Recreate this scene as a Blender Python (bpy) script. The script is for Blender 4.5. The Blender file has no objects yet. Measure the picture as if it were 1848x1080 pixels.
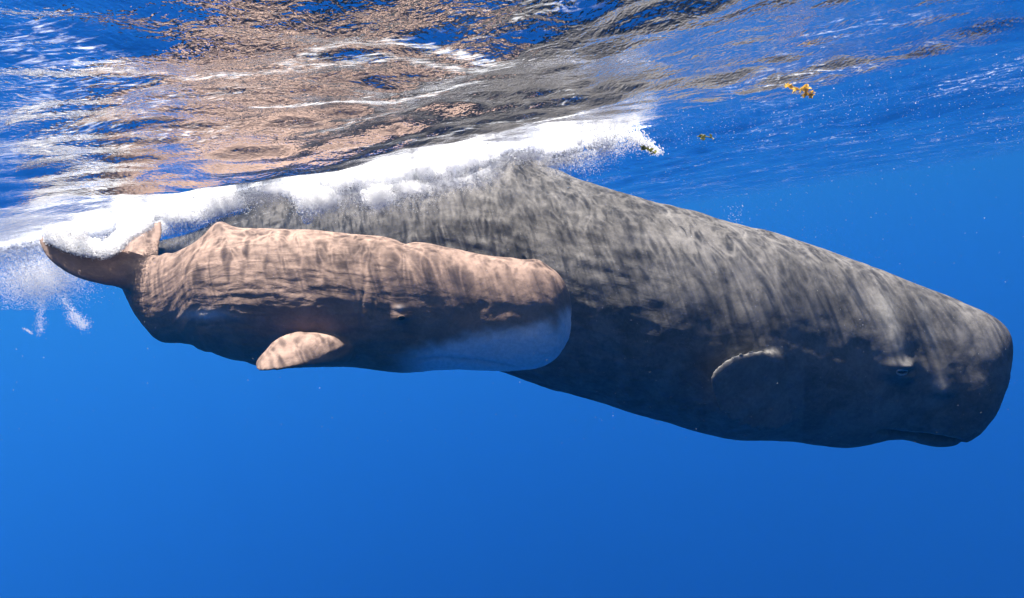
import bpy, bmesh, math, random
import numpy as np
from mathutils import Vector, Matrix
random.seed(7); rng = np.random.default_rng(7)
S = bpy.context.scene
COL = S.collection
# ------------------------------------------------------------------ camera
FPX = 1204.0                       # focal length in photograph pixels (1848 wide)
CAM = np.array([0.0, 0.0, -0.65])
PITCH, ROLL = math.radians(5.63), math.radians(8.5)
fw = np.array([0, math.cos(PITCH), -math.sin(PITCH)])
r0 = np.array([1.0, 0, 0]); u0 = np.cross(r0, fw)
rt = math.cos(ROLL)*r0 - math.sin(ROLL)*u0
up = math.cos(ROLL)*u0 + math.sin(ROLL)*r0
cam_d = bpy.data.cameras.new('camera'); cam = bpy.data.objects.new('camera', cam_d); COL.objects.link(cam)
cam_d.sensor_width = 36; cam_d.lens = 36*FPX/1848; cam_d.clip_start = 0.05; cam_d.clip_end = 3000
cam.matrix_world = Matrix(((rt[0], up[0], -fw[0], CAM[0]), (rt[1], up[1], -fw[1], CAM[1]),
                           (rt[2], up[2], -fw[2], CAM[2]), (0, 0, 0, 1)))
S.camera = cam
# ------------------------------------------------------------------ world, sun, exposure
SUN_EL, SUN_AZ = math.radians(80), math.radians(282)   # azimuth measured from +Y towards +X: from the left, a little behind the whales
W = bpy.data.worlds.new('World'); S.world = W; W.use_nodes = True
wn = W.node_tree.nodes; wl = W.node_tree.links
bg = wn['Background']; sky = wn.new('ShaderNodeTexSky'); sky.sky_type = 'NISHITA'; sky.sun_disc = False
sky.sun_elevation = SUN_EL; sky.sun_rotation = SUN_AZ
wl.new(sky.outputs[0], bg.inputs[0]); bg.inputs[1].default_value = 0.10
sd = bpy.data.lights.new('sun', 'SUN'); sd.energy = 5.0; sd.angle = math.radians(0.5); sd.color = (1.0, 0.94, 0.87)
sun = bpy.data.objects.new('sun', sd); COL.objects.link(sun)
sv = Vector((math.sin(SUN_AZ)*math.cos(SUN_EL), math.cos(SUN_AZ)*math.cos(SUN_EL), math.sin(SUN_EL)))
sun.rotation_euler = sv.to_track_quat('Z', 'Y').to_euler(); sun.location = sv*30
V = S.view_settings
V.view_transform = 'Standard'; V.look = 'None'; V.gamma = 1; V.use_curve_mapping = False; V.exposure = 1.9
S.render.engine = 'CYCLES'
c = S.cycles
c.use_denoising = True
try: c.denoiser = 'OPENIMAGEDENOISE'; c.denoising_prefilter = 'ACCURATE'; c.denoising_input_passes = 'RGB_ALBEDO_NORMAL'
except Exception: pass
c.max_bounces = 6; c.diffuse_bounces = 3; c.glossy_bounces = 4; c.transmission_bounces = 4
c.volume_bounces = 2; c.transparent_max_bounces = 12
c.sample_clamp_indirect = 6; c.caustics_reflective = False; c.caustics_refractive = False
c.use_adaptive_sampling = False
# ------------------------------------------------------------------ helpers
def unp(px, py, d):
    return CAM + d*(fw + (px-924)/FPX*rt - (py-540)/FPX*up)
def tag(o, label=None, cat=None, group=None, kind=None):
    for k, v in (('label', label), ('category', cat), ('group', group), ('kind', kind)):
        if v: o[k] = v
    return o
def mesh_obj(name, verts, faces, mats=(), parent=None, smooth=True):
    me = bpy.data.meshes.new(name)
    me.from_pydata([tuple(map(float, v)) for v in verts], [], [tuple(map(int, f)) for f in faces])
    me.update()
    if smooth: me.polygons.foreach_set('use_smooth', [True]*len(me.polygons))
    for m in mats: me.materials.append(m)
    o = bpy.data.objects.new(name, me); COL.objects.link(o)
    if parent: o.parent = parent
    return o
def empty(name, loc):
    o = bpy.data.objects.new(name, None); COL.objects.link(o); o.location = tuple(map(float, loc)); o.empty_display_size = .2
    return o
_perm = rng.random(1 << 16).astype(np.float32)
def _h(i, j, k, s):
    return _perm[((i*73856093) ^ (j*19349663) ^ (k*83492791) ^ (s*2654435)) & 0xffff]
def vnoise(P, s=0):
    """smooth value noise in [0,1], P is (n,3)"""
    I = np.floor(P).astype(np.int64); f = P-I; f = f*f*f*(f*(f*6-15)+10)
    i, j, k = I[:, 0], I[:, 1], I[:, 2]; r = 0
    for a in (0, 1):
        for b in (0, 1):
            for d in (0, 1):
                w = (f[:, 0] if a else 1-f[:, 0])*(f[:, 1] if b else 1-f[:, 1])*(f[:, 2] if d else 1-f[:, 2])
                r = r + w*_h(i+a, j+b, k+d, s)
    return r
def fbm(P, o=4, s=0, g=.5):
    t = 0; a = 1; n = 0
    for q in range(o):
        t = t+a*vnoise(P*2.03**q+q*17.3, s+q); n += a; a *= g
    return t/n
def sstep(a, b, x):
    t = np.clip((x-a)/(b-a), 0, 1); return t*t*(3-2*t)
# node shorthand
class NT:
    def __init__(s, name):
        s.m = bpy.data.materials.new(name); s.m.use_nodes = True
        s.n = s.m.node_tree.nodes; s.l = s.m.node_tree.links; s.n.clear()
        s.out = s.n.new('ShaderNodeOutputMaterial')
    def new(s, t, **k):
        o = s.n.new(t)
        for a, b in k.items(): setattr(o, a, b)
        return o
    def put(s, sock, v):
        if hasattr(v, 'is_output') or isinstance(v, bpy.types.NodeSocket): s.l.new(v, sock)
        else: sock.default_value = v
    def math(s, op, a, b=None, c=None, clamp=False):
        o = s.new('ShaderNodeMath', operation=op, use_clamp=clamp); s.put(o.inputs[0], a)
        if b is not None: s.put(o.inputs[1], b)
        if c is not None: s.put(o.inputs[2], c)
        return o.outputs[0]
    def ramp(s, x, a, b, c=0., d=1.):
        o = s.new('ShaderNodeMapRange', interpolation_type='SMOOTHSTEP'); s.put(o.inputs[0], x)
        for i, v in enumerate((a, b, c, d)): s.put(o.inputs[i+1], v)
        return o.outputs[0]
    def noise(s, vec, scale, detail=3., rough=.5, dist=0.):
        o = s.new('ShaderNodeTexNoise'); s.l.new(vec, o.inputs['Vector']); o.inputs['Scale'].default_value = scale
        o.inputs['Detail'].default_value = detail; o.inputs['Roughness'].default_value = rough; o.inputs['Distortion'].default_value = dist
        return o.outputs[0]
    def vmul(s, vec, v):
        o = s.new('ShaderNodeVectorMath', operation='MULTIPLY'); s.l.new(vec, o.inputs[0]); o.inputs[1].default_value = v; return o.outputs[0]
    def mixc(s, f, a, b, mode='MIX'):
        o = s.new('ShaderNodeMix', data_type='RGBA', blend_type=mode); s.put(o.inputs[0], f); s.put(o.inputs[6], a); s.put(o.inputs[7], b); return o.outputs[2]
    def bump(s, h, strength, dist=.01, normal=None):
        o = s.new('ShaderNodeBump'); s.l.new(h, o.inputs['Height']); o.inputs['Strength'].default_value = strength; o.inputs['Distance'].default_value = dist
        if normal: s.l.new(normal, o.inputs['Normal'])
        return o.outputs[0]
    def attr(s, name, o='Fac'):
        a = s.new('ShaderNodeAttribute', attribute_name=name); return a.outputs[o]
def rgba(r, g, b): return (r, g, b, 1)
# ------------------------------------------------------------------ water body (haze), sea bed
hz = NT('water_body_volume')
pv = hz.new('ShaderNodeVolumePrincipled')
pv.inputs['Color'].default_value = rgba(.044, .375, .89); pv.inputs['Density'].default_value = .007
pv.inputs['Absorption Color'].default_value = rgba(0, 0, 0); pv.inputs['Anisotropy'].default_value = 0.6
hz.l.new(pv.outputs[0], hz.out.inputs['Volume'])
B = 900.0; z0, z1 = -621.0, 0.95
vb = [(x, y, z) for z in (z0, z1) for y in (-B, B) for x in (-B, B)]
o = mesh_obj('haze', vb, [(0, 2, 3, 1), (4, 5, 7, 6), (0, 1, 5, 4), (2, 6, 7, 3), (0, 4, 6, 2), (1, 3, 7, 5)], [hz.m], smooth=False)
tag(o, kind='stuff', label='clear blue ocean water that fades far things to blue')
sb = NT('sea_bed_silt'); bs = sb.new('ShaderNodeBsdfPrincipled')
tc = sb.new('ShaderNodeTexCoord'); nz = sb.noise(tc.outputs['Object'], .05, 5)
sb.l.new(sb.mixc(nz, rgba(.05, .06, .07), rgba(.09, .09, .09)), bs.inputs['Base Color']); bs.inputs['Roughness'].default_value = .9
sb.l.new(bs.outputs[0], sb.out.inputs[0])
N = 24; gx = np.linspace(-890, 890, N)
vv = [(x, y, -620+2.5*math.sin(x*.03)*math.cos(y*.041)+2.6) for y in gx for x in gx]
ff = [(j*N+i, j*N+i+1, (j+1)*N+i+1, (j+1)*N+i) for j in range(N-1) for i in range(N-1)]
tag(mesh_obj('sea_bed', vv, ff, [sb.m]), kind='structure')
# ------------------------------------------------------------------ foam path (on the sea surface, along the big whale's back)
FOAM_PTS = [(-120, 455, 6.2), (0, 440, 6.1), (120, 424, 6.0), (230, 398, 6.0), (330, 368, 6.05), (430, 336, 6.1), (530, 318, 6.1), (640, 306, 6.1),
            (740, 296, 6.05), (840, 283, 6.0), (930, 265, 5.85), (1010, 252, 5.7), (1090, 246, 5.6), (1160, 244, 5.5)]
FP = np.array([unp(*p) for p in FOAM_PTS])
def along(P, n):
    P = np.asarray(P, float); t = np.arange(len(P)); q = np.linspace(0, len(P)-1, n)
    return np.stack([catmull(t, P[:, k], q) for k in range(P.shape[1])], 1)
def catmull(t, v, q):
    """monotone-ish cubic through knots at integer t"""
    m = np.gradient(v); i = np.clip(np.floor(q).astype(int), 0, len(v)-2); f = q-i
    h00 = 2*f**3-3*f**2+1; h10 = f**3-2*f**2+f; h01 = -2*f**3+3*f**2; h11 = f**3-f**2
    return h00*v[i]+h10*m[i]+h01*v[i+1]+h11*m[i+1]
FL = along(FP, 400)
FX = [-60, 0, 60, 120, 170, 230, 300, 350, 390, 430, 470, 520, 560, 600, 640, 680, 730, 780, 840, 880, 920, 960, 1000, 1060, 1120, 1180]
FU = [440, 425, 410, 398, 385, 362, 338, 325, 315, 306, 299, 292, 286, 281, 276, 272, 266, 260, 252, 243, 238, 234, 230, 228, 228, 238]
FLo = [462, 456, 446, 444, 440, 425, 402, 392, 385, 352, 345, 346, 384, 362, 348, 366, 345, 334, 326, 308, 282, 280, 292, 278, 266, 254]
CR = along([unp(p[0], float(.62*np.interp(p[0], FX, FU)+.38*np.interp(p[0], FX, FLo)), p[2]) for p in FOAM_PTS], 400)
# ------------------------------------------------------------------ sea surface
NW = 820
t = np.linspace(-1, 1, NW)
xs = 880*np.sinh(7*t)/np.sinh(7); ys = 4.5+880*np.sinh(7*t)/np.sinh(7)
X, Y = np.meshgrid(xs, ys)
Z = np.zeros_like(X)
wr = np.random.default_rng(11)
dist = np.hypot(X, Y-4.5)
for n_, lo, hi, slope, spread in ((5, 7, 18, .016, .5), (8, 2.2, 6, .024, .6), (16, .7, 2.0, .022, .9), (26, .22, .65, .024, 1.1), (30, .08, .22, .016, 1.1)):
    for q in range(n_):
        lam = math.exp(wr.uniform(math.log(lo), math.log(hi))); ang = math.radians(78)+wr.normal(0, spread)
        k = 2*math.pi/lam; kx, ky = k*math.cos(ang), k*math.sin(ang); a = slope/k*wr.uniform(.6, 1.3)
        wx = X+.35*lam*np.sin(Y*k*.23+q); wy = Y+.35*lam*np.sin(X*k*.19+1.7*q)
        fade = np.exp(-(dist/(lam*60))**2)
        ph = wx*kx+wy*ky+wr.uniform(0, 6.28)
        Z += a*fade*(np.sin(ph)+.25*np.sin(2*ph+.4))
# follow the wave that carries the foam and the whale's back
dmin = np.full(X.shape, 1e9); hz_ = np.zeros_like(X); wsum = np.zeros_like(X)
near = (np.abs(X) < 14) & (Y > -6) & (Y < 18)
Xn, Yn = X[near], Y[near]; num = np.zeros(Xn.shape); den = np.full(Xn.shape, 1e-6)
for p in CR[::8]:
    d2 = (Xn-p[0])**2+(Yn-p[1])**2
    w = np.exp(-d2/(2*.6**2)); num += w*p[2]; den += w
Z += .10*np.exp(-((X+.7)**2/(2*1.6**2)+(Y-2.9)**2/(2*.9**2)))
blend = np.clip(den, 0, 1); lift = np.zeros_like(X); bl = np.zeros_like(X)
lift[near] = (num/den); bl[near] = blend*.97
Z = Z*(1-bl*.6)+lift*bl
zz = Z.ravel()
i0 = np.arange(NW*NW).reshape(NW, NW)
F = np.stack([i0[:-1, :-1], i0[:-1, 1:], i0[1:, 1:], i0[1:, :-1]], -1).reshape(-1, 4)
me = bpy.data.meshes.new('sea_surface')
me.vertices.add(NW*NW); me.vertices.foreach_set('co', np.stack([X.ravel(), Y.ravel(), zz], 1).astype(np.float32).ravel())
me.loops.add(F.size); me.loops.foreach_set('vertex_index', F.ravel().astype(np.int32))
me.polygons.add(len(F)); me.polygons.foreach_set('loop_start', (np.arange(len(F))*4).astype(np.int32))
me.polygons.foreach_set('use_smooth', np.ones(len(F), bool))
me.update(calc_edges=True); me.validate()
# foam strength over the surface: close to the path
fo = np.zeros(X.shape)
mn = np.full(Xn.shape, 1e9)
for p in FL[::6]: mn = np.minimum(mn, (Xn-p[0])**2+(Yn-p[1])**2)
fo[near] = .62*np.exp(-mn/(2*.14**2))
def on_surface(px, py):
    d_ = fw+(px-924)/FPX*rt-(py-540)/FPX*up; return CAM+d_*(-CAM[2]/d_[2])
stz = np.zeros(Xn.shape)  # white streaks: thin foam, also painting foam reflections and sparkle onto the surface
for line, wd, amp in (([(470, 90), (600, 66), (760, 48), (900, 66)], .035, 1.), ([(290, 110), (430, 104), (600, 95), (760, 82), (900, 84)], .04, .9), ([(480, 190), (640, 180), (720, 155), (860, 132)], .03, 1.1),
        ([(600, 262), (720, 246), (860, 222), (980, 208)], .03, .8), ([(180, 190), (330, 150), (500, 150)], .05, .6), ([(60, 65), (160, 70), (230, 100)], .05, .8), ([(0, 210), (130, 160), (200, 120)], .07, .7),
        ([(0, 290), (120, 240), (260, 190), (420, 160)], .08, .7), ([(0, 40), (120, 20), (200, 60)], .06, .7), ([(80, 130), (190, 110), (260, 130)], .06, .7), ([(900, 160), (1050, 130), (1250, 120)], .04, .45), ([(560, 225), (700, 205), (860, 190)], .03, .8)):
    q_ = along([on_surface(*p_)[:2] for p_ in line], 60); m_ = np.full(Xn.shape, 1e9)
    m_ += 0; wob = .10*np.sin(Xn*6.1)*np.sin(Yn*4.7+1)
    for p_ in q_: m_ = np.minimum(m_, (Xn-p_[0]+wob*.4)**2+(Yn-p_[1]+wob)**2)
    stz = np.maximum(stz, amp*np.exp(-m_/(2*(wd*1.3)**2)))
sz = np.zeros(X.shape); sz[near] = stz
a2 = me.attributes.new('streak', 'FLOAT', 'POINT'); a2.data.foreach_set('value', sz.ravel().astype(np.float32))
at = me.attributes.new('foam', 'FLOAT', 'POINT'); at.data.foreach_set('value', fo.ravel().astype(np.float32))
sea = bpy.data.objects.new('sea_surface', me); COL.objects.link(sea); tag(sea, kind='structure', label='rippled sea surface seen from below, mirroring the whales')
w = NT('sea_surface_water')
tc = w.new('ShaderNodeTexCoord'); P = tc.outputs['Object']
bn1 = w.noise(w.vmul(P, (1, 1.0, 1)), 9., 3., .55, .6); bn2 = w.noise(w.vmul(P, (1.3, .6, 1)), 42., 2., .5, .3)
nrm = w.bump(bn2, .32, .012, w.bump(bn1, .27, .03))
fr = w.new('ShaderNodeFresnel'); fr.inputs['IOR'].default_value = 1.333; w.l.new(nrm, fr.inputs['Normal'])
# rippled sunlight painted into the transparent colour: bright threads, dimmer cells
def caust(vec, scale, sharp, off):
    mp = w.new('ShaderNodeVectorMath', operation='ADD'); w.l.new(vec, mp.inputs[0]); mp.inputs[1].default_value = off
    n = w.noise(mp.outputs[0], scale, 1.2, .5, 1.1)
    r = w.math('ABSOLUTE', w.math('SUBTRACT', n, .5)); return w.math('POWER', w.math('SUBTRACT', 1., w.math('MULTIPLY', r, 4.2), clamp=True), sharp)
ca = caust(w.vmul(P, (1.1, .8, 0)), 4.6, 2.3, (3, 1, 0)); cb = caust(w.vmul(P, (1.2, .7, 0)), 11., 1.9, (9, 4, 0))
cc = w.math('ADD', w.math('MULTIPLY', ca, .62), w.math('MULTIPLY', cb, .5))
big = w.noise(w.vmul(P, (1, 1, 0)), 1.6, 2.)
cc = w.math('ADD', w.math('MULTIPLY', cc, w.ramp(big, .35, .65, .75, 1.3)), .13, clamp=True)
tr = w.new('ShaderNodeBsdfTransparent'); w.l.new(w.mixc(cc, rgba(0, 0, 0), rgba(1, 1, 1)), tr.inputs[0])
gl = w.new('ShaderNodeBsdfGlossy'); gl.inputs['Roughness'].default_value = .03; gl.inputs['Color'].default_value = rgba(.97, .97, .97); w.l.new(nrm, gl.inputs['Normal'])
ms = w.new('ShaderNodeMixShader'); w.l.new(fr.outputs[0], ms.inputs[0]); w.l.new(tr.outputs[0], ms.inputs[1]); w.l.new(gl.outputs[0], ms.inputs[2])
# foam lying on the water; its streaks also paint in reflections and sparkle
df = w.new('ShaderNodeBsdfDiffuse'); df.inputs[0].default_value = rgba(.85, .86, .86); tl = w.new('ShaderNodeBsdfTranslucent'); tl.inputs[0].default_value = rgba(.85, .86, .86)
fm = w.new('ShaderNodeMixShader'); fm.inputs[0].default_value = .8; w.l.new(df.outputs[0], fm.inputs[1]); w.l.new(tl.outputs[0], fm.inputs[2])
st = w.noise(w.vmul(P, (.45, 1.6, 0)), 2.2, 5., .62, .8); lace = w.noise(w.vmul(P, (1, 1.2, 0)), 16., 4., .7, 1.0)
thin = w.math('SUBTRACT', 1., w.math('MULTIPLY', w.math('ABSOLUTE', w.math('SUBTRACT', st, .5)), 26.), clamp=True)
thin = w.math('MULTIPLY', thin, w.ramp(lace, .5, .66))
patchy = w.ramp(w.noise(w.vmul(P, (1, 1, 0)), .8, 2.), .5, .68)
fib = w.noise(w.vmul(P, (2.2, 7., 0)), 7., 4., .7, .6)
stk = w.math('MULTIPLY', w.ramp(w.math('ADD', w.attr('streak'), w.math('MULTIPLY', w.math('SUBTRACT', fib, .5), 2.6)), .6, 1.7), .5)
thin = w.math('ADD', w.math('MULTIPLY', w.math('MULTIPLY', thin, patchy), .32), stk)
fmask = w.math('ADD', thin,
               w.ramp(w.math('ADD', w.attr('foam'), w.math('MULTIPLY', w.math('SUBTRACT', lace, .5), 1.6)), .45, .8), clamp=True)
m2 = w.new('ShaderNodeMixShader'); w.l.new(fmask, m2.inputs[0]); w.l.new(ms.outputs[0], m2.inputs[1]); w.l.new(fm.outputs[0], m2.inputs[2])
w.l.new(m2.outputs[0], w.out.inputs[0]); me.materials.append(w.m)
# ------------------------------------------------------------------ whales
def body_mesh(stations, n_long, n_ring):
    """stations: (top px, top py, bottom px, bottom py, depth, width ratio, squareness)"""
    st = along(stations, n_long)
    # denser towards the blunt snout
    top = np.array([unp(s[0], s[1], s[4]) for s in st]); bot = np.array([unp(s[2], s[3], s[4]) for s in st])
    cen = (top+bot)/2; upv = (top-bot)/2; h = np.linalg.norm(upv, axis=1); tan = np.gradient(cen, axis=0)
    tan /= np.linalg.norm(tan, axis=1)[:, None]+1e-9
    tan = np.stack([np.convolve(np.pad(tan[:, k], 6, 'edge'), np.ones(13)/13, 'valid') for k in range(3)], 1)
    tan /= np.linalg.norm(tan, axis=1)[:, None]
    upn = upv/h[:, None]; side = np.cross(tan, upn); side /= np.linalg.norm(side, axis=1)[:, None]
    a = np.linspace(0, 2*math.pi, n_ring, endpoint=False); ca, sa = np.cos(a), np.sin(a)
    verts = []
    for i in range(n_long):
        e = st[i, 6]; den = (np.abs(ca)**e+np.abs(sa)**e)**(1/e)
        y, x = ca/den, sa/den
        x = x*(1-.22*np.clip(-y, 0, 1)**2*sstep(2., 2.9, e))          # head narrows to the jaw
        verts.append(cen[i]+upv[i]*y[:, None]+side[i]*(x*h[i]*st[i, 5])[:, None])
    V_ = np.concatenate(verts); f = []
    for i in range(n_long-1):
        for j in range(n_ring):
            k = (j+1) % n_ring; f.append((i*n_ring+j, i*n_ring+k, (i+1)*n_ring+k, (i+1)*n_ring+j))
    c0, c1 = len(V_), len(V_)+1
    V_ = np.vstack([V_, cen[0]+(cen[0]-cen[1])*.2, cen[-1]+(cen[-1]-cen[-2])*.5])
    for j in range(n_ring):
        k = (j+1) % n_ring; f.append((c0, k, j)); f.append((c1, (n_long-1)*n_ring+j, (n_long-1)*n_ring+k))
    return V_, f, dict(cen=cen, up=upn, side=side, h=h, w=h*st[:, 5], st=st)
def blade(sections, thick, n=26, m=20, power=1.):
    """sections: (lead px,py,depth, trail px,py,depth, thickness scale) -> a lens-shaped fin"""
    s = along(sections, n)
    L = np.array([unp(*r[0:3]) for r in s]); T = np.array([unp(*r[3:6]) for r in s]); V_ = []; f = []
    mid = (L+T)/2; ax = np.gradient(mid, axis=0)
    for i in range(n):
        ch = T[i]-L[i]; nr = np.cross(ch, ax[i]); nr /= np.linalg.norm(nr)+1e-9; c_ = np.linalg.norm(ch)
        for j in range(m):
            a = 2*math.pi*j/m; x = (1-math.cos(a))/2; y = math.sin(a)*(1-.45*x)*thick*s[i, 6]*min(1, c_*8)
            V_.append(L[i]+ch*x+nr*y)
    for i in range(n-1):
        for j in range(m):
            k = (j+1) % m; f.append((i*m+j, i*m+k, (i+1)*m+k, (i+1)*m+j))
    V_.append(mid[0]); V_.append(mid[-1]); a0, a1 = len(V_)-2, len(V_)-1
    for j in range(m):
        k = (j+1) % m; f.append((a0, k, j)); f.append((a1, (n-1)*m+j, (n-1)*m+k))
    return np.array(V_), f
def fuse(name, pieces, voxel, smooth_it=2):
    vs, fs, off = [], [], 0
    for v, f in pieces:
        vs.append(v); fs += [tuple(q+off for q in g) for g in f]; off += len(v)
    o = mesh_obj('fuse_tmp', np.vstack(vs), fs)
    bm = bmesh.new(); bm.from_mesh(o.data); bmesh.ops.recalc_face_normals(bm, faces=bm.faces); bm.to_mesh(o.data); bm.free()
    md = o.modifiers.new('r', 'REMESH'); md.mode = 'VOXEL'; md.voxel_size = voxel; md.use_smooth_shade = True
    sm = o.modifiers.new('s', 'SMOOTH'); sm.factor = .5; sm.iterations = smooth_it
    dg = bpy.context.evaluated_depsgraph_get(); me = bpy.data.meshes.new_from_object(o.evaluated_get(dg)); me.name = name
    old = o.data; bpy.data.objects.remove(o); bpy.data.meshes.remove(old)
    me.update(); return me
def body_coords(P_, fr):
    """u = metres along the spine, a = angle round it (0 = back, + = camera side), q = fraction of local radius"""
    cen = fr['cen']; seg = np.linalg.norm(np.diff(cen, axis=0), axis=1); arc = np.concatenate([[0], np.cumsum(seg)])
    u = np.zeros(len(P_)); ang = np.zeros(len(P_)); hh = np.zeros(len(P_)); idx = np.zeros(len(P_), int)
    for s in range(0, len(P_), 20000):
        p = P_[s:s+20000]; d = ((p[:, None, :]-cen[None])**2).sum(2); i = d.argmin(1); r = p-cen[i]
        tn = np.cross(fr['up'][i], fr['side'][i]); u[s:s+20000] = arc[i]+0*(r*tn).sum(1)
        # refine u continuously
        j = np.clip(i, 1, len(cen)-2); tv = cen[j+1]-cen[j-1]; tl_ = np.linalg.norm(tv, axis=1); tv /= tl_[:, None]
        u[s:s+20000] = arc[j]+((p-cen[j])*tv).sum(1)
        ang[s:s+20000] = np.arctan2((r*fr['side'][i]).sum(1), (r*fr['up'][i]).sum(1)); hh[s:s+20000] = fr['h'][i]; idx[s:s+20000] = i
    return u, ang, hh, arc[-1], idx
def get_co(me):
    a = np.empty(len(me.vertices)*3, np.float32); me.vertices.foreach_get('co', a); return a.reshape(-1, 3).astype(float)
def get_no(me):
    a = np.empty(len(me.vertices)*3, np.float32); me.vertex_normals.foreach_get('vector', a); return a.reshape(-1, 3).astype(float)
def set_attr(me, name, val):
    if val.ndim == 1: a = me.attributes.new(name, 'FLOAT', 'POINT'); a.data.foreach_set('value', val.astype(np.float32))
    else: a = me.attributes.new(name, 'FLOAT_VECTOR', 'POINT'); a.data.foreach_set('vector', val.astype(np.float32).ravel())
def pix(P_):
    d = P_-CAM; z = d@fw; return 924+FPX*(d@rt)/z, 540-FPX*(d@up)/z, z

ADULT = [  # tx, ty, bx, by, depth, width ratio, squareness
 (1818, 646, 1809, 684, 6.62, .42, 2.4), (1815, 619, 1796, 724, 6.62, .52, 2.5), (1805, 593, 1771, 764, 6.63, .60, 2.6), (1781, 572, 1740, 791, 6.64, .65, 2.8),
 (1746, 554, 1706, 803, 6.66, .68, 2.9), (1705, 537, 1668, 802, 6.7, .70, 2.9), (1640, 513, 1607, 790, 6.74, .72, 2.8), (1560, 481, 1515, 806, 6.78, .74, 2.6),
 (1470, 448, 1410, 793, 6.82, .80, 2.4), (1380, 420, 1310, 790, 6.88, .86, 2.3), (1280, 395, 1205, 763, 6.94, .90, 2.2), (1180, 368, 1098, 728, 7.0, .92, 2.1),
 (1085, 341, 1005, 703, 7.08, .92, 2.05), (1005, 314, 925, 676, 7.18, .92, 2.), (925, 292, 845, 650, 7.3, .9, 2.), (830, 290, 765, 628, 7.5, .88, 2.),
 (730, 299, 675, 600, 7.7, .84, 2.), (620, 315, 578, 566, 8.0, .8, 2.), (520, 336, 484, 530, 8.35, .74, 2.), (435, 362, 403, 502, 8.65, .66, 2.),
 (372, 392, 348, 480, 8.95, .56, 2.), (310, 408, 293, 464, 9.25, .48, 2.), (265, 415, 252, 452, 9.45, .42, 2.)]
CALF = [
 (1030, 552, 1030, 588, 4.86, .6, 2.4), (1026, 530, 1026, 610, 4.86, .68, 2.5), (1015, 506, 1013, 634, 4.86, .72, 2.6), (994, 485, 990, 655, 4.85, .74, 2.6),
 (965, 473, 960, 665, 4.84, .74, 2.6), (925, 467, 918, 670, 4.83, .74, 2.6), (875, 460, 868, 669, 4.82, .74, 2.5), (825, 451, 817, 667, 4.81, .76, 2.4),
 (778, 440, 767, 669, 4.8, .80, 2.3), (735, 437, 724, 672, 4.8, .84, 2.2), (695, 429, 684, 668, 4.8, .86, 2.1), (640, 423, 630, 662, 4.8, .86, 2.05),
 (570, 417, 560, 663, 4.8, .86, 2.), (500, 414, 490, 661, 4.8, .84, 2.), (445, 413, 432, 650, 4.82, .82, 2.), (398, 416, 380, 634, 4.84, .76, 2.),
 (355, 440, 332, 619, 4.86, .66, 2.), (315, 457, 290, 614, 4.88, .56, 2.), (282, 463, 259, 584, 4.9, .5, 2.), (258, 467, 240, 556, 4.92, .46, 2.),
 (240, 474, 224, 526, 4.94, .5, 2.), (226, 478, 212, 512, 4.96, .6, 2.)]

def skin_material(name, dark, light, pale, scale, bumpk):
    k = NT(name); B_ = k.attr('skin_uv', 'Vector'); tc_ = k.new('ShaderNodeTexCoord'); O = tc_.outputs['Object']
    mott = k.noise(O, 5.*scale, 6., .62, .4); fine = k.noise(O, 26.*scale, 4., .65, .5)
    sca = k.noise(k.vmul(B_, (1., 3., 1.)), 5.*scale, 5., .6, .5)
    big_ = k.noise(O, 1.3*scale, 3., .5)
    m = k.math('ADD', k.math('MULTIPLY', mott, .45), k.math('ADD', k.math('MULTIPLY', fine, .27), k.math('MULTIPLY', big_, .3)))
    c1 = k.mixc(k.ramp(m, .36, .68), dark, light)
    # thin scratches and scars
    sc = k.noise(k.vmul(B_, (.8, 4., 1.)), 9.*scale, 3., .5, 2.2)
    sl = k.math('SUBTRACT', 1., k.math('MULTIPLY', k.math('ABSOLUTE', k.math('SUBTRACT', sc, .5)), 70.), clamp=True)
    sl = k.math('MULTIPLY', sl, k.ramp(k.noise(O, 3.*scale, 2.), .52, .66))
    c2 = k.mixc(k.math('MULTIPLY', sl, .7), c1, tuple(v*1.35 for v in light[:3])+(1,))
    # loose flakes
    vo = k.new('ShaderNodeTexVoronoi', feature='F1'); k.l.new(k.vmul(B_, (1, 1.6, 1)), vo.inputs['Vector']); vo.inputs['Scale'].default_value = 22*scale; vo.inputs['Randomness'].default_value = 1
    fl = k.ramp(vo.outputs['Distance'], .16, .05); fl = k.math('MULTIPLY', fl, k.ramp(k.noise(O, 2.4*scale, 2.), .5, .62))
    c3 = k.mixc(k.math('MULTIPLY', fl, .35), c2, light)
    c4 = k.mixc(k.attr('pale'), c3, k.mixc(k.ramp(fine, .3, .7), tuple(v*.8 for v in pale[:3])+(1,), pale))
    c5 = k.mixc(k.attr('crease'), c4, tuple(v*.45 for v in dark[:3])+(1,))
    p = k.new('ShaderNodeBsdfPrincipled'); k.l.new(c5, p.inputs['Base Color']); p.inputs['Roughness'].default_value = .62; p.inputs['IOR'].default_value = 1.12
    wr_ = k.math('MULTIPLY', k.noise(k.vmul(B_, (1., 2.6, 1.)), 3.5*scale, 3., .5, .8), k.attr('wrinkle'))
    n1 = k.bump(wr_, .35*bumpk, .04); n2 = k.bump(mott, .28*bumpk, .03, n1); n3 = k.bump(fine, .22*bumpk, .008, n2)
    k.l.new(n3, p.inputs['Normal']); k.l.new(p.outputs[0], k.out.inputs[0]); return k.m

skin_a = skin_material('adult_whale_skin', rgba(.078, .074, .071), rgba(.175, .165, .157), rgba(.30, .29, .27), 1.0, .5)
skin_c = skin_material('calf_whale_skin', rgba(.19, .135, .11), rgba(.315, .22, .175), rgba(.80, .80, .80), 1.6, .65)

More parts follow.
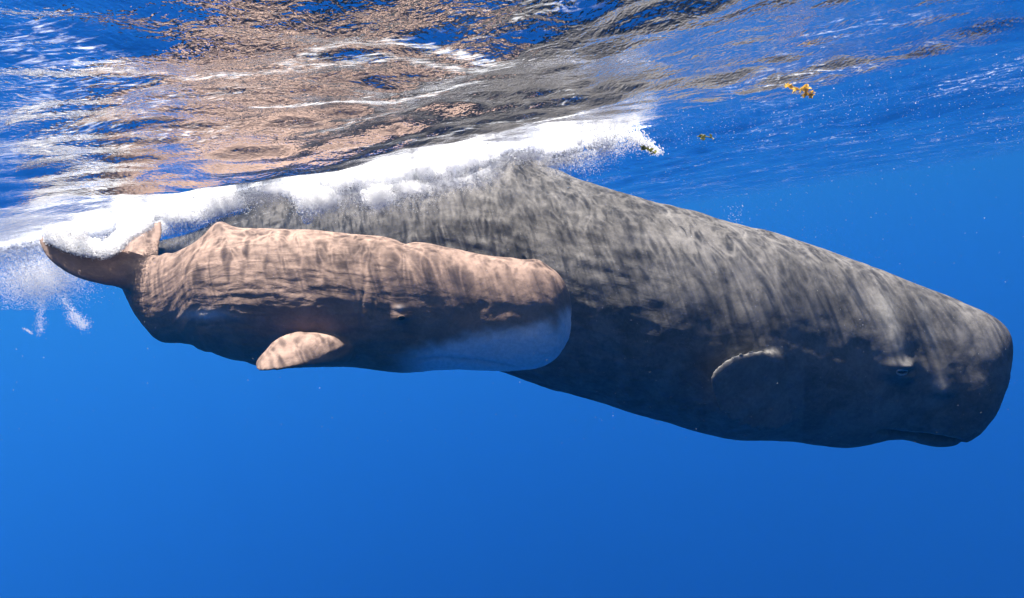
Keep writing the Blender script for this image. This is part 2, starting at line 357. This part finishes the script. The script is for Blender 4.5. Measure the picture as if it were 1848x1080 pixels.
# --- adult
va, fa, fra = body_mesh(ADULT, 260, 110)
fin_a = blade([(1470, 665, 6.30, 1462, 745, 6.42, .9), (1430, 650, 6.06, 1428, 765, 6.22, 1.), (1388, 633, 5.90, 1395, 778, 6.10, 1.), (1345, 634, 5.83, 1355, 776, 6.03, .9),
               (1308, 650, 5.82, 1320, 762, 5.98, .75), (1287, 672, 5.83, 1295, 735, 5.93, .5), (1281, 690, 5.85, 1284, 712, 5.88, .3)], .045)
def far_side(v, fr):           # mirror a fin through the body's own mid-plane
    i = ((v[:, None, :]-fr['cen'][None])**2).sum(2).argmin(1).min() if False else None
    c_ = v.mean(0); j = ((fr['cen']-c_)**2).sum(1).argmin(); s_ = fr['side'][j]; r = (v-fr['cen'][j])@s_
    return v-2*r[:, None]*s_
fin_a2 = (far_side(fin_a[0], fra), [tuple(reversed(q)) for q in fin_a[1]])
fl1 = blade([(300, 448, 9.25, 262, 436, 9.5, 1.3), (282, 452, 8.95, 222, 440, 9.35, 1.), (262, 452, 8.6, 192, 436, 9.1, .7), (238, 446, 8.3, 178, 428, 8.75, .4), (210, 432, 8.05, 180, 420, 8.3, .2)], .12)
fl2 = blade([(300, 430, 9.3, 262, 436, 9.5, 1.3), (290, 420, 9.8, 240, 425, 9.9, 1.), (285, 415, 10.2, 235, 418, 10.2, .7), (275, 410, 10.6, 238, 412, 10.6, .4), (262, 405, 11., 242, 407, 11., .2)], .12)
me_a = fuse('body', [(va, fa), fin_a, fin_a2, fl1, fl2], .022, 3)
# --- calf
vc, fc, frc = body_mesh(CALF, 220, 100)
fin_c = blade([(650, 622, 4.62, 632, 655, 4.52, 1.1), (618, 612, 4.46, 600, 655, 4.34, 1.1), (582, 603, 4.42, 560, 660, 4.22, 1.), (540, 601, 4.38, 520, 666, 4.14, .9),
               (503, 613, 4.33, 490, 669, 4.10, .8), (476, 637, 4.27, 470, 670, 4.12, .55), (463, 655, 4.22, 462, 667, 4.16, .3)], .05)
fin_c2 = (far_side(fin_c[0], frc), [tuple(reversed(q)) for q in fin_c[1]])
cf1 = blade([(262, 560, 4.90, 300, 480, 4.97, 1.3), (225, 524, 4.80, 262, 462, 5.0, 1.2), (185, 513, 4.66, 222, 450, 4.98, .9), (145, 503, 4.54, 178, 438, 4.9, .7),
             (108, 484, 4.47, 135, 428, 4.76, .5), (83, 461, 4.45, 100, 424, 4.62, .35), (69, 434, 4.48, 74, 426, 4.5, .2)], .055)
cf2 = blade([(250, 540, 4.94, 300, 490, 4.95, 1.3), (228, 490, 5.0, 288, 470, 5.05, 1.2), (222, 458, 5.12, 287, 448, 5.2, .9), (236, 432, 5.24, 292, 425, 5.32, .6), (262, 412, 5.35, 293, 408, 5.42, .4), (284, 401, 5.46, 292, 399, 5.5, .2)], .055)
me_c = fuse('body', [(vc, fc), fin_c, fin_c2, cf1, cf2], .0105, 3)

def finish(me, fr, px_scale, is_calf):
    P_ = get_co(me); Nn = get_no(me); u, a, h, L, idx = body_coords(P_, fr); PX, PY, PZ = pix(P_)
    f = u/L; r = np.linalg.norm(P_-fr['cen'][idx], axis=1); onbody = sstep(1.45, 1.2, r/h)
    k = 2.2 if is_calf else 1.
    Q = np.stack([u*k, a*h*k, P_[:, 1]*.3*k], 1); disp = np.zeros(len(P_))
    behind = sstep(.26, .38, f)*sstep(1.0, .85, f)
    # long corrugations behind the head, running along the body
    cor = fbm(Q*np.array([1.5, 4.6, 1.]), 3, 3); cor2 = fbm(Q*np.array([3.6, 10., 1.]), 3, 23)
    rid = 1-np.abs(cor-.5)*4; rid2 = 1-np.abs(cor2-.5)*4
    disp += onbody*behind*((rid-.4)*(.009 if is_calf else .011)+(rid2-.4)*(.006 if is_calf else .005))/k
    # head: softer dents
    disp += onbody*(fbm(Q*2.0, 4, 9)-.5)*.03/k + onbody*(fbm(Q*7.0, 3, 31)-.5)*.012/k
    # vertical folds of the neck and belly
    fold = np.sin(u*k*7+fbm(Q*1.5, 2, 40)*6); disp += onbody*np.exp(-((f-.31)/.06)**2)*fold*.010/k
    crease = np.zeros(len(P_)); pale = np.zeros(len(P_))
    if is_calf:
        # dorsal hump, knuckles
        for (fx, amp, wd) in ((398, .055, 20), (300, .012, 9), (275, .014, 8), (255, .01, 7)):
            disp += amp*np.exp(-((PX-fx)/wd)**2)*np.clip(np.cos(a), 0, 1)**8*onbody
        # neck step
        disp -= .02*np.exp(-((PX-732)/14)**2)*np.clip(np.cos(a), 0, 1)**1.5*onbody
        # mouth line groove and pale lower head
        ly = np.interp(PX, [700, 760, 850, 930, 1000, 1040], [628, 622, 596, 585, 566, 540])
        nose = sstep(690, 800, PX)
        pale = sstep(-6, 26, PY-ly+9*(fbm(Q*6, 3, 50)-.5)*2)*nose*.85*onbody
        pale += .5*np.exp(-(((PX-370)/40)**2+((PY-568)/9)**2))
        pale *= 1-.75*np.exp(-(((PX-1002)/10)**2+((PY-582)/18)**2))
        gl_ = np.interp(PX, [745, 800, 870, 930], [650, 645, 652, 664]); gr = np.exp(-((PY-gl_)/3.0)**2)*sstep(740, 770, PX)*sstep(940, 915, PX)
        disp -= gr*.007; crease = np.maximum(crease, gr*.2)
        # eye bulge with fold
        ed = np.hypot((PX-724)/15, (PY-572)/11); disp += .028*np.exp(-ed**2)*(PZ < 4.8)
        br = np.exp(-(((PX-722)/9)**2+((PY-556)/5)**2)); disp += .02*br*(PZ < 4.8); pale = np.maximum(pale, br*.3)
        # creases across the neck
        for cx, s_ in ((655, 1.), (672, .8), (640, .5), (690, .5), (610, .3)):
            g = np.exp(-((PX-cx-4*np.sin(PY*.05+cx))/2.2)**2)*sstep(430, 460, PY)*sstep(610, 540, PY)*onbody; disp -= g*.007*s_
        # blowhole lump on the snout
        disp += .022*np.exp(-(((PX-968)/16)**2))*np.clip(np.cos(a), 0, 1)**10
        fl_ = (np.abs(PX-538) < 90)*(PY > 590)*(PZ < 4.45)*(r > h*.95)
        disp += fl_*(.0015*np.sin((PY+.42*PX)*.22+fbm(P_*6, 2, 87)*5)+.007*(fbm(P_*14, 3, 88)-.5))
        # ribs of loose belly skin
        disp += .006*np.sin(u*24)*sstep(535, 590, PY)*sstep(560, 420, PX)*sstep(215, 300, PX)*onbody
    else:
        for (fx, amp, wd) in ((925, .23, 21), (1000, .02, 20), (700, .03, 30), (640, .03, 22), (585, .03, 20), (535, .03, 18)):
            disp += amp*np.exp(-((PX-fx)/wd)**2)*np.clip(np.cos(a), 0, 1)**8*onbody
        # mouth: a groove that cuts off the thin lower jaw
        gl_ = np.interp(PX, [1560, 1620, 1680, 1735], [776, 783, 789, 799]); gr = np.exp(-((PY-gl_)/3.2)**2)*sstep(1575, 1620, PX)*sstep(1745, 1725, PX)
        disp -= gr*.085; lip = np.exp(-((PY-gl_+4.5)/2.6)**2)*sstep(1610, 1650, PX)*sstep(1735, 1715, PX); pale = np.maximum(pale, lip); crease = np.maximum(crease, gr*.6)
        # eye and brow
        disp += (.07*np.exp(-(((PX-1621)/17)**2+((PY-658)/8)**2))+.05*np.exp(-(((PX-1628)/16)**2+((PY-682)/7)**2))-.04*np.exp(-(((PX-1630)/14)**2+((PY-669)/4)**2)))*(PZ < 6.7)
        pale = np.maximum(pale, .6*np.exp(-(((PX-1690)/14)**2+((PY-695)/13)**2))*(PZ < 6.7))
        pale = np.maximum(pale, .55*np.exp(-(((PX-1603-(PY-590)*.22)/17)**2))*sstep(500, 560, PY)*sstep(672, 620, PY)*(PZ < 6.7))  # sunlit streaks down the head, painted as paler skin
        pale = np.maximum(pale, .35*np.exp(-(((PX-1675-(PY-590)*.25)/9)**2))*sstep(520, 560, PY)*sstep(680, 600, PY)*(PZ < 6.7))
        ax_ = 1600+(PY-590)*.24; disp += .10*np.exp(-(((PX-ax_)/24)**2))*sstep(500, 668, PY)*sstep(690, 672, PY)*(PZ < 6.7)  # ridge shaped to catch the sun along the painted streak
        ax_ = 1688+(PY-590)*.12; disp += .05*np.exp(-(((PX-ax_)/22)**2))*sstep(560, 700, PY)*sstep(722, 706, PY)*(PZ < 6.7)
        # pale front edge of the near flipper
        ex = np.interp(PX, [1281, 1287, 1308, 1345, 1388, 1420], [690, 672, 651, 635, 633, 645])
        pale = np.maximum(pale, np.exp(-((PY-ex+.5)/1.6)**2)*sstep(1275, 1283, PX)*sstep(1412, 1385, PX)*(PZ < 6.0))
        pale = np.maximum(pale, .16*((PX > 1275)&(PX < 1450)&(PY > 625)&(r > h*.98*fr['st'][idx, 5])))
    P2 = P_+Nn*disp[:, None]
    me.vertices.foreach_set('co', P2.astype(np.float32).ravel()); me.update()
    set_attr(me, 'pale', np.clip(pale, 0, 1)); set_attr(me, 'crease', np.clip(crease, 0, 1))
    set_attr(me, 'wrinkle', onbody*(.15+.85*behind)); set_attr(me, 'skin_uv', np.stack([u, a*h, r*.3], 1))
    me.polygons.foreach_set('use_smooth', [True]*len(me.polygons))
finish(me_a, fra, 1, False); finish(me_c, frc, 1, True)
def place(root_name, me, mat, label, fr):
    cpos = fr['cen'][len(fr['cen'])//2]; root = empty(root_name, cpos); tag(root, label, 'whale')
    me.materials.clear(); me.materials.append(mat)
    co = get_co(me)-cpos; me.vertices.foreach_set('co', co.astype(np.float32).ravel()); me.update()
    # keep textures anchored
    b = bpy.data.objects.new('body', me); COL.objects.link(b); b.parent = root
    return root, cpos
adult, ca_ = place('sperm_whale', me_a, skin_a, 'huge dark grey adult sperm whale with mottled skin, heading down right behind the calf', fra)
calf, cc_ = place('sperm_whale_calf', me_c, skin_c, 'small tan brown whale calf with pale lower head, swimming in front of the adult', frc)
# eyes: found on the finished skin
ek = NT('eye_wet_black'); p = ek.new('ShaderNodeBsdfPrincipled'); p.inputs['Base Color'].default_value = rgba(.008, .008, .01); p.inputs['Roughness'].default_value = .08; ek.l.new(p.outputs[0], ek.out.inputs[0])
lk = NT('eyelid_pale_skin'); p = lk.new('ShaderNodeBsdfPrincipled'); p.inputs['Base Color'].default_value = rgba(.32, .31, .29); p.inputs['Roughness'].default_value = .5; lk.l.new(p.outputs[0], lk.out.inputs[0])
def surface_at(me, base, px, py):
    P_ = get_co(me)+base; X_, Y_, Z_ = pix(P_); d = (X_-px)**2+(Y_-py)**2+np.where(Z_ > np.median(Z_), 1e6, 0); i = np.argsort(d)[:6]; i = i[Z_[i].argmin()]
    return P_[i], get_no(me)[i]
def add_eye(root, me, base, px, py, r, lid):
    p_, n_ = surface_at(me, base, px, py)
    vs, fs = [], []
    bm = bmesh.new(); bmesh.ops.create_uvsphere(bm, u_segments=20, v_segments=12, radius=r)
    q = Vector(n_).to_track_quat('Z', 'Y').to_matrix(); 
    e = bpy.data.meshes.new('eye')
    for v in bm.verts: v.co = q@Vector((v.co.x*1.25, v.co.y*.8, v.co.z*.75))+Vector(p_-base+n_*(-.35*r))
    for f_ in bm.faces: f_.smooth = True
    bm.to_mesh(e); bm.free(); e.materials.append(ek.m); o = bpy.data.objects.new('eye', e); COL.objects.link(o); o.parent = root
    # curved lids above and below
    for s_, nm in ((1, 'upper_eyelid'), (-1, 'lower_eyelid')):
        if not lid and s_ < 0: continue
        V_, F_ = [], []; R = 14; M = 8
        ux = rt - n_*np.dot(rt, n_); ux /= np.linalg.norm(ux); uy = np.cross(n_, ux); uy *= np.sign(np.dot(uy, up))
        for i in range(R+1):
            t_ = math.pi*i/R; c0 = p_-base+ux*math.cos(t_)*r*1.5+uy*s_*math.sin(t_)*r*.85+n_*r*.12*math.sin(t_); rad = r*.30*(.25+math.sin(t_))
            for j in range(M):
                b_ = 2*math.pi*j/M; V_.append(c0+uy*math.cos(b_)*rad+n_*math.sin(b_)*rad)
        for i in range(R):
            for j in range(M): k_ = (j+1) % M; F_.append((i*M+j, i*M+k_, (i+1)*M+k_, (i+1)*M+j))
        mesh_obj(nm, V_, F_, [lk.m if lid else skin_c], root)
add_eye(adult, me_a, ca_, 1628, 673, .034, True)
add_eye(calf, me_c, cc_, 725, 578, .018, False)
# ------------------------------------------------------------------ foam and bubbles
fk = NT('foam_white'); dfo = fk.new('ShaderNodeBsdfPrincipled'); dfo.inputs['Base Color'].default_value = rgba(.93, .93, .92); dfo.inputs['Roughness'].default_value = .8
dfo.inputs['Subsurface Weight'].default_value = 1; dfo.inputs['Subsurface Radius'].default_value = (1, 1, 1); dfo.inputs['Subsurface Scale'].default_value = .3
tco = fk.new('ShaderNodeTexCoord'); bb = fk.bump(fk.noise(tco.outputs['Object'], 38., 4., .65, .3), .6, .02); fk.l.new(bb, dfo.inputs['Normal'])
fn = fk.noise(tco.outputs['Object'], 85., 3., .6); cover = fk.math('ADD', fk.math('MULTIPLY', fn, 1.), fk.math('MULTIPLY', fk.attr('fray'), -.42))
fa = fk.new('ShaderNodeMixShader'); fk.l.new(fk.ramp(cover, .14, .26), fa.inputs[0]); fk.l.new(fk.new('ShaderNodeBsdfTransparent').outputs[0], fa.inputs[1]); fk.l.new(dfo.outputs[0], fa.inputs[2]); fk.l.new(fa.outputs[0], fk.out.inputs[0])
bk = NT('bubble_white'); bd = bk.new('ShaderNodeBsdfDiffuse'); bd.inputs[0].default_value = rgba(.93, .93, .93); bt = bk.new('ShaderNodeBsdfTranslucent'); bt.inputs[0].default_value = rgba(.93, .93, .93)
bx = bk.new('ShaderNodeMixShader'); bx.inputs[0].default_value = .6; bk.l.new(bd.outputs[0], bx.inputs[1]); bk.l.new(bt.outputs[0], bx.inputs[2])
by = bk.new('ShaderNodeMixShader'); by.inputs[0].default_value = .4; bk.l.new(bx.outputs[0], by.inputs[1]); bk.l.new(bk.new('ShaderNodeBsdfTransparent').outputs[0], by.inputs[2]); bk.l.new(by.outputs[0], bk.out.inputs[0])
def ico_template(sub):
    bm = bmesh.new(); bmesh.ops.create_icosphere(bm, subdivisions=sub, radius=1); v = np.array([x.co[:] for x in bm.verts]); f = [tuple(q.index for q in x.verts) for x in bm.faces]; bm.free(); return v, f
IV, IF = ico_template(2)
def blobs_mesh(name, centers, radii, voxel, amp, squash=1.):
    vs, fs, off = [], [], 0
    for c_, r_ in zip(centers, radii):
        vs.append(IV*np.array([1, 1, squash])*r_+c_); fs += [tuple(q+off for q in g) for g in IF]; off += len(IV)
    me = fuse(name, [(np.vstack(vs), fs)], voxel, 1)
    P_ = get_co(me); Nn = get_no(me)
    d = (1-np.abs(fbm(P_*8, 3, 71)-.5)*4-.3)*amp+(1-np.abs(fbm(P_*22, 3, 72)-.5)*4-.3)*amp*.6+(fbm(P_*55, 2, 73)-.5)*amp*.7
    me.vertices.foreach_set('co', (P_+Nn*d[:, None]).astype(np.float32).ravel()); me.update()
    me.polygons.foreach_set('use_smooth', [True]*len(me.polygons)); me.materials.append(fk.m)
    o = bpy.data.objects.new(name, me); COL.objects.link(o); return o
# silhouettes of the cloud: x -> upper and lower edge in the photograph's plane
cent, rad = [], []
for q in range(520):
    x = random.uniform(-60, 1150)
    if x > 960 and random.random() < (x-960)/170: continue
    u_, l_ = np.interp(x, FX, FU), np.interp(x, FX, FLo); dep = np.interp(x, [p[0] for p in FOAM_PTS], [p[2] for p in FOAM_PTS])
    thick = (l_-u_); r_px = min(thick*.30, random.uniform(6, 17)); y = random.uniform(u_+r_px*1.3+thick*.15, l_-r_px) if thick > 2.4*r_px else (u_+l_)/2
    d_ = dep+random.uniform(-.15, .15); r_ = r_px*d_/FPX
    cent.append(unp(x, y, d_)); rad.append(r_)
# hanging lobes of froth and the froth on the calf's flukes
for (x0, y0, rx, ry, dp, n_, r0_) in ((562, 358, 28, 28, 5.85, 40, 8), (592, 352, 16, 14, 5.85, 12, 7), (682, 350, 24, 20, 5.85, 26, 7), (330, 384, 46, 15, 5.85, 60, 8), (400, 360, 36, 18, 5.85, 60, 8), (460, 334, 30, 9, 5.95, 16, 7), (255, 410, 34, 14, 5.8, 26, 8), (500, 335, 26, 8, 6.0, 8, 6), (745, 335, 30, 9, 6.0, 9, 6)):
    for q in range(n_):
        x = x0+random.gauss(0, rx*.45); y = y0+random.gauss(0, ry*.45); cent.append(unp(x, y, dp+random.uniform(-.08, .08))); rad.append(r0_*random.uniform(.6, 1.2)*dp/FPX)
for q in range(150):
    x = random.uniform(84, 235); b_ = np.interp(x, [70, 100, 140, 190, 215, 240], [418, 434, 448, 456, 440, 418]); y = b_-abs(random.gauss(0, 9)); dp = float(np.interp(x, [70, 150, 220, 290], [4.40, 4.5, 4.68, 5.0]))
    cent.append(unp(x, y, dp+.22)); rad.append(random.uniform(4, 8)*dp/FPX)
foam = blobs_mesh('foam', cent, rad, .016, .022)
fp_ = get_co(foam.data); fx_, fy_, fz_ = pix(fp_); lo_ = np.interp(fx_, FX, FLo); up_ = np.interp(fx_, FX, FU)
fr_ = sstep(.35, 1.0, (fy_-up_)/(lo_-up_))*(.75+.5*(fbm(fp_*5, 2, 91)-.5)); fr_ = np.maximum(fr_, sstep(1040, 1130, fx_)*.9)
fr_ = np.where(fz_ < 5.3, .35*fbm(fp_*7, 2, 92)*2, fr_); set_attr(foam.data, 'fray', fr_)
tag(foam, 'thick churned white foam along the big whale back at the surface', kind='stuff')
def gn_bubbles(name, pts, rads, mat):
    me = bpy.data.meshes.new(name); me.vertices.add(len(pts)); me.vertices.foreach_set('co', np.asarray(pts, np.float32).ravel())
    a = me.attributes.new('rad', 'FLOAT', 'POINT'); a.data.foreach_set('value', np.asarray(rads, np.float32)); me.update()
    o = bpy.data.objects.new(name, me); COL.objects.link(o)
    g = bpy.data.node_groups.new(name, 'GeometryNodeTree')
    g.interface.new_socket('Geometry', in_out='INPUT', socket_type='NodeSocketGeometry'); g.interface.new_socket('Geometry', in_out='OUTPUT', socket_type='NodeSocketGeometry')
    n = g.nodes; l = g.links; gi = n.new('NodeGroupInput'); go = n.new('NodeGroupOutput')
    ic = n.new('GeometryNodeMeshIcoSphere'); ic.inputs['Radius'].default_value = 1; ic.inputs['Subdivisions'].default_value = 2
    sm = n.new('GeometryNodeSetShadeSmooth'); smt = n.new('GeometryNodeSetMaterial'); smt.inputs['Material'].default_value = mat
    l.new(ic.outputs[0], sm.inputs[0]); l.new(sm.outputs[0], smt.inputs[0])
    ip = n.new('GeometryNodeInstanceOnPoints'); na = n.new('GeometryNodeInputNamedAttribute'); na.data_type = 'FLOAT'; na.inputs['Name'].default_value = 'rad'
    l.new(gi.outputs[0], ip.inputs['Points']); l.new(smt.outputs[0], ip.inputs['Instance']); l.new(na.outputs[0], ip.inputs['Scale']); l.new(ip.outputs[0], go.inputs[0])
    md = o.modifiers.new('bubbles', 'NODES'); md.node_group = g; return o
# halo of fine bubbles round the foam
pts, rr = [], []
nb = np.random.default_rng(5)
for q in range(90000):
    x = nb.uniform(-80, 1190)
    if x > 1040 and nb.random() < (x-1040)/135: continue
    u_, l_ = np.interp(x, FX, FU), np.interp(x, FX, FLo); dep = np.interp(x, [p[0] for p in FOAM_PTS], [p[2] for p in FOAM_PTS])
    clump = float(np.interp(math.sin(x*.043)+math.sin(x*.017+2), [-2, 2], [.4, 1.6]))
    y = l_-6+abs(nb.normal(0, 13*clump)) if nb.random() < .75 else nb.uniform(u_, l_)
    pts.append(unp(x, y, dep+nb.normal(-.05, .14))); rr.append(nb.uniform(.0011, .0031))
for (x0, y0, rx, ry, dp, n_) in ((562, 362, 30, 26, 5.75, 9000), (594, 356, 20, 17, 5.75, 3500), (682, 354, 26, 21, 5.75, 6500), (330, 388, 50, 16, 5.75, 8000), (400, 366, 40, 20, 5.75, 9000), (500, 340, 34, 10, 5.8, 3500),
        (745, 338, 34, 12, 5.8, 4000), (840, 325, 45, 18, 5.85, 4500), (885, 316, 20, 16, 5.85, 1200), (255, 412, 40, 14, 5.6, 6000)):
    for q in range(n_):
        pts.append(unp(x0+nb.normal(0, rx*.5), y0+nb.normal(0, ry*.5), dp+nb.normal(0, .06))); rr.append(nb.uniform(.0011, .0031))
# crest beyond: strip trailing from (960,240) to (1180,270)
for q in range(4200):
    t_ = nb.random()**1.6; x = 1075+t_*112+nb.normal(0, 7); y = 240+max(0, t_-.45)**1.6*95+nb.normal(0, 3+10*(1-t_)); pts.append(unp(x, y, 5.5+nb.normal(0, .1))); rr.append(nb.uniform(.002, .006))
# foam washed over the calf's flukes
for q in range(26000):
    t_ = nb.random(); x = 78+t_*200; base = np.interp(x, [70, 100, 140, 190, 215, 240, 290], [428, 444, 458, 464, 452, 428, 400]); y = base-abs(nb.normal(0, 11))+nb.normal(0, 3)
    pts.append(unp(x, y, np.interp(x, [70, 150, 220, 290], [4.50, 4.66, 4.84, 5.1])+nb.normal(0, .06))); rr.append(nb.uniform(.0015, .0042))
# cloud below and left of the flukes
for q in range(34000):
    t_ = nb.random(); x = nb.normal(72, 42); y = nb.normal(500, 24)-(x-72)*.1
    if y > 560 or x > 135+nb.random()*40 and y < 480: continue
    pts.append(unp(x, y, 6.4+nb.normal(0, .15))); rr.append(nb.uniform(.001, .0027))
for (x0, y0, x1, y1, n_, s_) in ((75, 540, 72, 600, 500, 5), (110, 535, 140, 575, 400, 4), (128, 570, 156, 588, 900, 6), (42, 593, 58, 602, 120, 1.5), (985, 300, 1010, 312, 500, 8), (1335, 375, 1320, 392, 60, 9)):
    for q in range(n_):
        t_ = nb.random(); pts.append(unp(x0+(x1-x0)*t_+nb.normal(0, s_), y0+(y1-y0)*t_+nb.normal(0, s_), 5.8+nb.normal(0, .1))); rr.append(nb.uniform(.001, .003))
o = gn_bubbles('foam_bubbles', pts, rr, bk.m); tag(o, 'clouds of fine white bubbles round the foam and the calf flukes', kind='stuff')
# lone bubbles and specks drifting in the open water
pts, rr = [], []
for q in range(3200):
    if nb.random() < .6: x, y = nb.normal(1250, 260), nb.normal(300, 120)
    else: x, y = nb.uniform(0, 1848), nb.uniform(250, 800)
    d_ = nb.uniform(2.2, 6.0); p_ = unp(x, y, d_)
    if p_[2] > -.05: continue
    pts.append(p_); rr.append(min(.0016, .0005*math.exp(nb.normal(0, .45)))*d_/3)
for q in range(1500):
    x, y = nb.uniform(1150, 1848), nb.uniform(90, 260); d_ = nb.uniform(3.5, 7); p_ = unp(x, y, d_); p_[2] = min(p_[2], -.03)
    pts.append(p_); rr.append(min(.003, .0011*math.exp(nb.normal(0, .5))))
o = gn_bubbles('drifting_specks', pts, rr, bk.m); tag(o, 'lone bubbles and pale specks drifting through the blue water', kind='stuff')
# ------------------------------------------------------------------ seaweed
def weed_mat(name, col, col2):
    k = NT(name); t_ = k.new('ShaderNodeTexCoord'); n_ = k.noise(t_.outputs['Object'], 40., 3.)
    d_ = k.new('ShaderNodeBsdfDiffuse'); tr_ = k.new('ShaderNodeBsdfTranslucent'); c_ = k.mixc(n_, col, col2); k.l.new(c_, d_.inputs[0]); k.l.new(c_, tr_.inputs[0])
    m_ = k.new('ShaderNodeMixShader'); m_.inputs[0].default_value = .6; k.l.new(d_.outputs[0], m_.inputs[1]); k.l.new(tr_.outputs[0], m_.inputs[2]); k.l.new(m_.outputs[0], k.out.inputs[0]); return k.m
wy = weed_mat('seaweed_golden', rgba(.85, .60, .14), rgba(.97, .80, .30)); wg = weed_mat('seaweed_olive', rgba(.30, .30, .06), rgba(.5, .48, .14))
def leaf_mesh(mat):
    V_, F_ = [], []; n_ = 7
    for i in range(n_):
        t_ = i/(n_-1); wd = .30*math.sin(math.pi*min(1, t_*.9+.08))**.8; z = .12*math.sin(t_*3)
        V_ += [(-wd, t_, z+.05), (0, t_, z), (wd, t_, z+.05), (0, t_, z-.04)]
    for i in range(n_-1):
        a_ = i*4
        for j in range(4): F_.append((a_+j, a_+(j+1) % 4, a_+4+(j+1) % 4, a_+4+j))
    me = bpy.data.meshes.new('leaf'); me.from_pydata(V_, [], F_); me.materials.append(mat); me.update(); return me
def tube(path, r):
    V_, F_ = [], []
    for p_ in path:
        for j in range(6): V_.append((p_[0]+r*math.cos(j*1.047), p_[1]+.3*r*math.sin(j*1.047), p_[2]+r*math.sin(j*1.047)))
    for i in range(len(path)-1):
        for j in range(6): F_.append((i*6+j, i*6+(j+1) % 6, i*6+6+(j+1) % 6, i*6+6+j))
    return V_, F_
def weed(px_pts, d, n_leaf, leaf_px, mat, label, seed):
    rr_ = random.Random(seed); c_ = unp(*px_pts[len(px_pts)//2], d); root = empty('seaweed_sprig', c_); tag(root, label, 'seaweed', 'floating seaweed sprigs')
    path = [unp(x, y, d+rr_.uniform(-.02, .02))-c_ for x, y in px_pts]; path = along(path, 14)
    v_, f_ = tube(path, .004); mesh_obj('stem', v_, f_, [mat], root)
    lm = leaf_mesh(mat); s_ = leaf_px*d/FPX
    for q in range(n_leaf):
        p_ = path[rr_.randrange(1, 14)]; o = bpy.data.objects.new('leaf', lm); COL.objects.link(o); o.parent = root; o.location = tuple(p_)
        o.rotation_euler = (rr_.uniform(0, 6.28), rr_.uniform(0, 6.28), rr_.uniform(0, 6.28)); k_ = s_*rr_.uniform(.7, 1.25); o.scale = (k_, k_, k_)
    return root
weed([(1443, 162), (1450, 158), (1456, 160), (1454, 170), (1462, 172), (1467, 166)], 3.4, 30, 9, wy, 'larger golden yellow seaweed sprig with rounded leaves just under the surface', 3)
weed([(1418, 152), (1423, 157), (1429, 160), (1436, 162), (1443, 162)], 3.42, 16, 8, wy, 'smaller golden yellow seaweed sprig left of the larger golden one', 4)
weed([(1259, 246), (1268, 248), (1276, 247), (1286, 250)], 4.6, 12, 8, wg, 'thin olive green seaweed scrap right of the foam end', 5)
weed([(1160, 262), (1168, 268), (1176, 273), (1183, 277)], 4.8, 12, 9, wg, 'yellow green seaweed scrap hanging at the tip of the foam trail', 6)
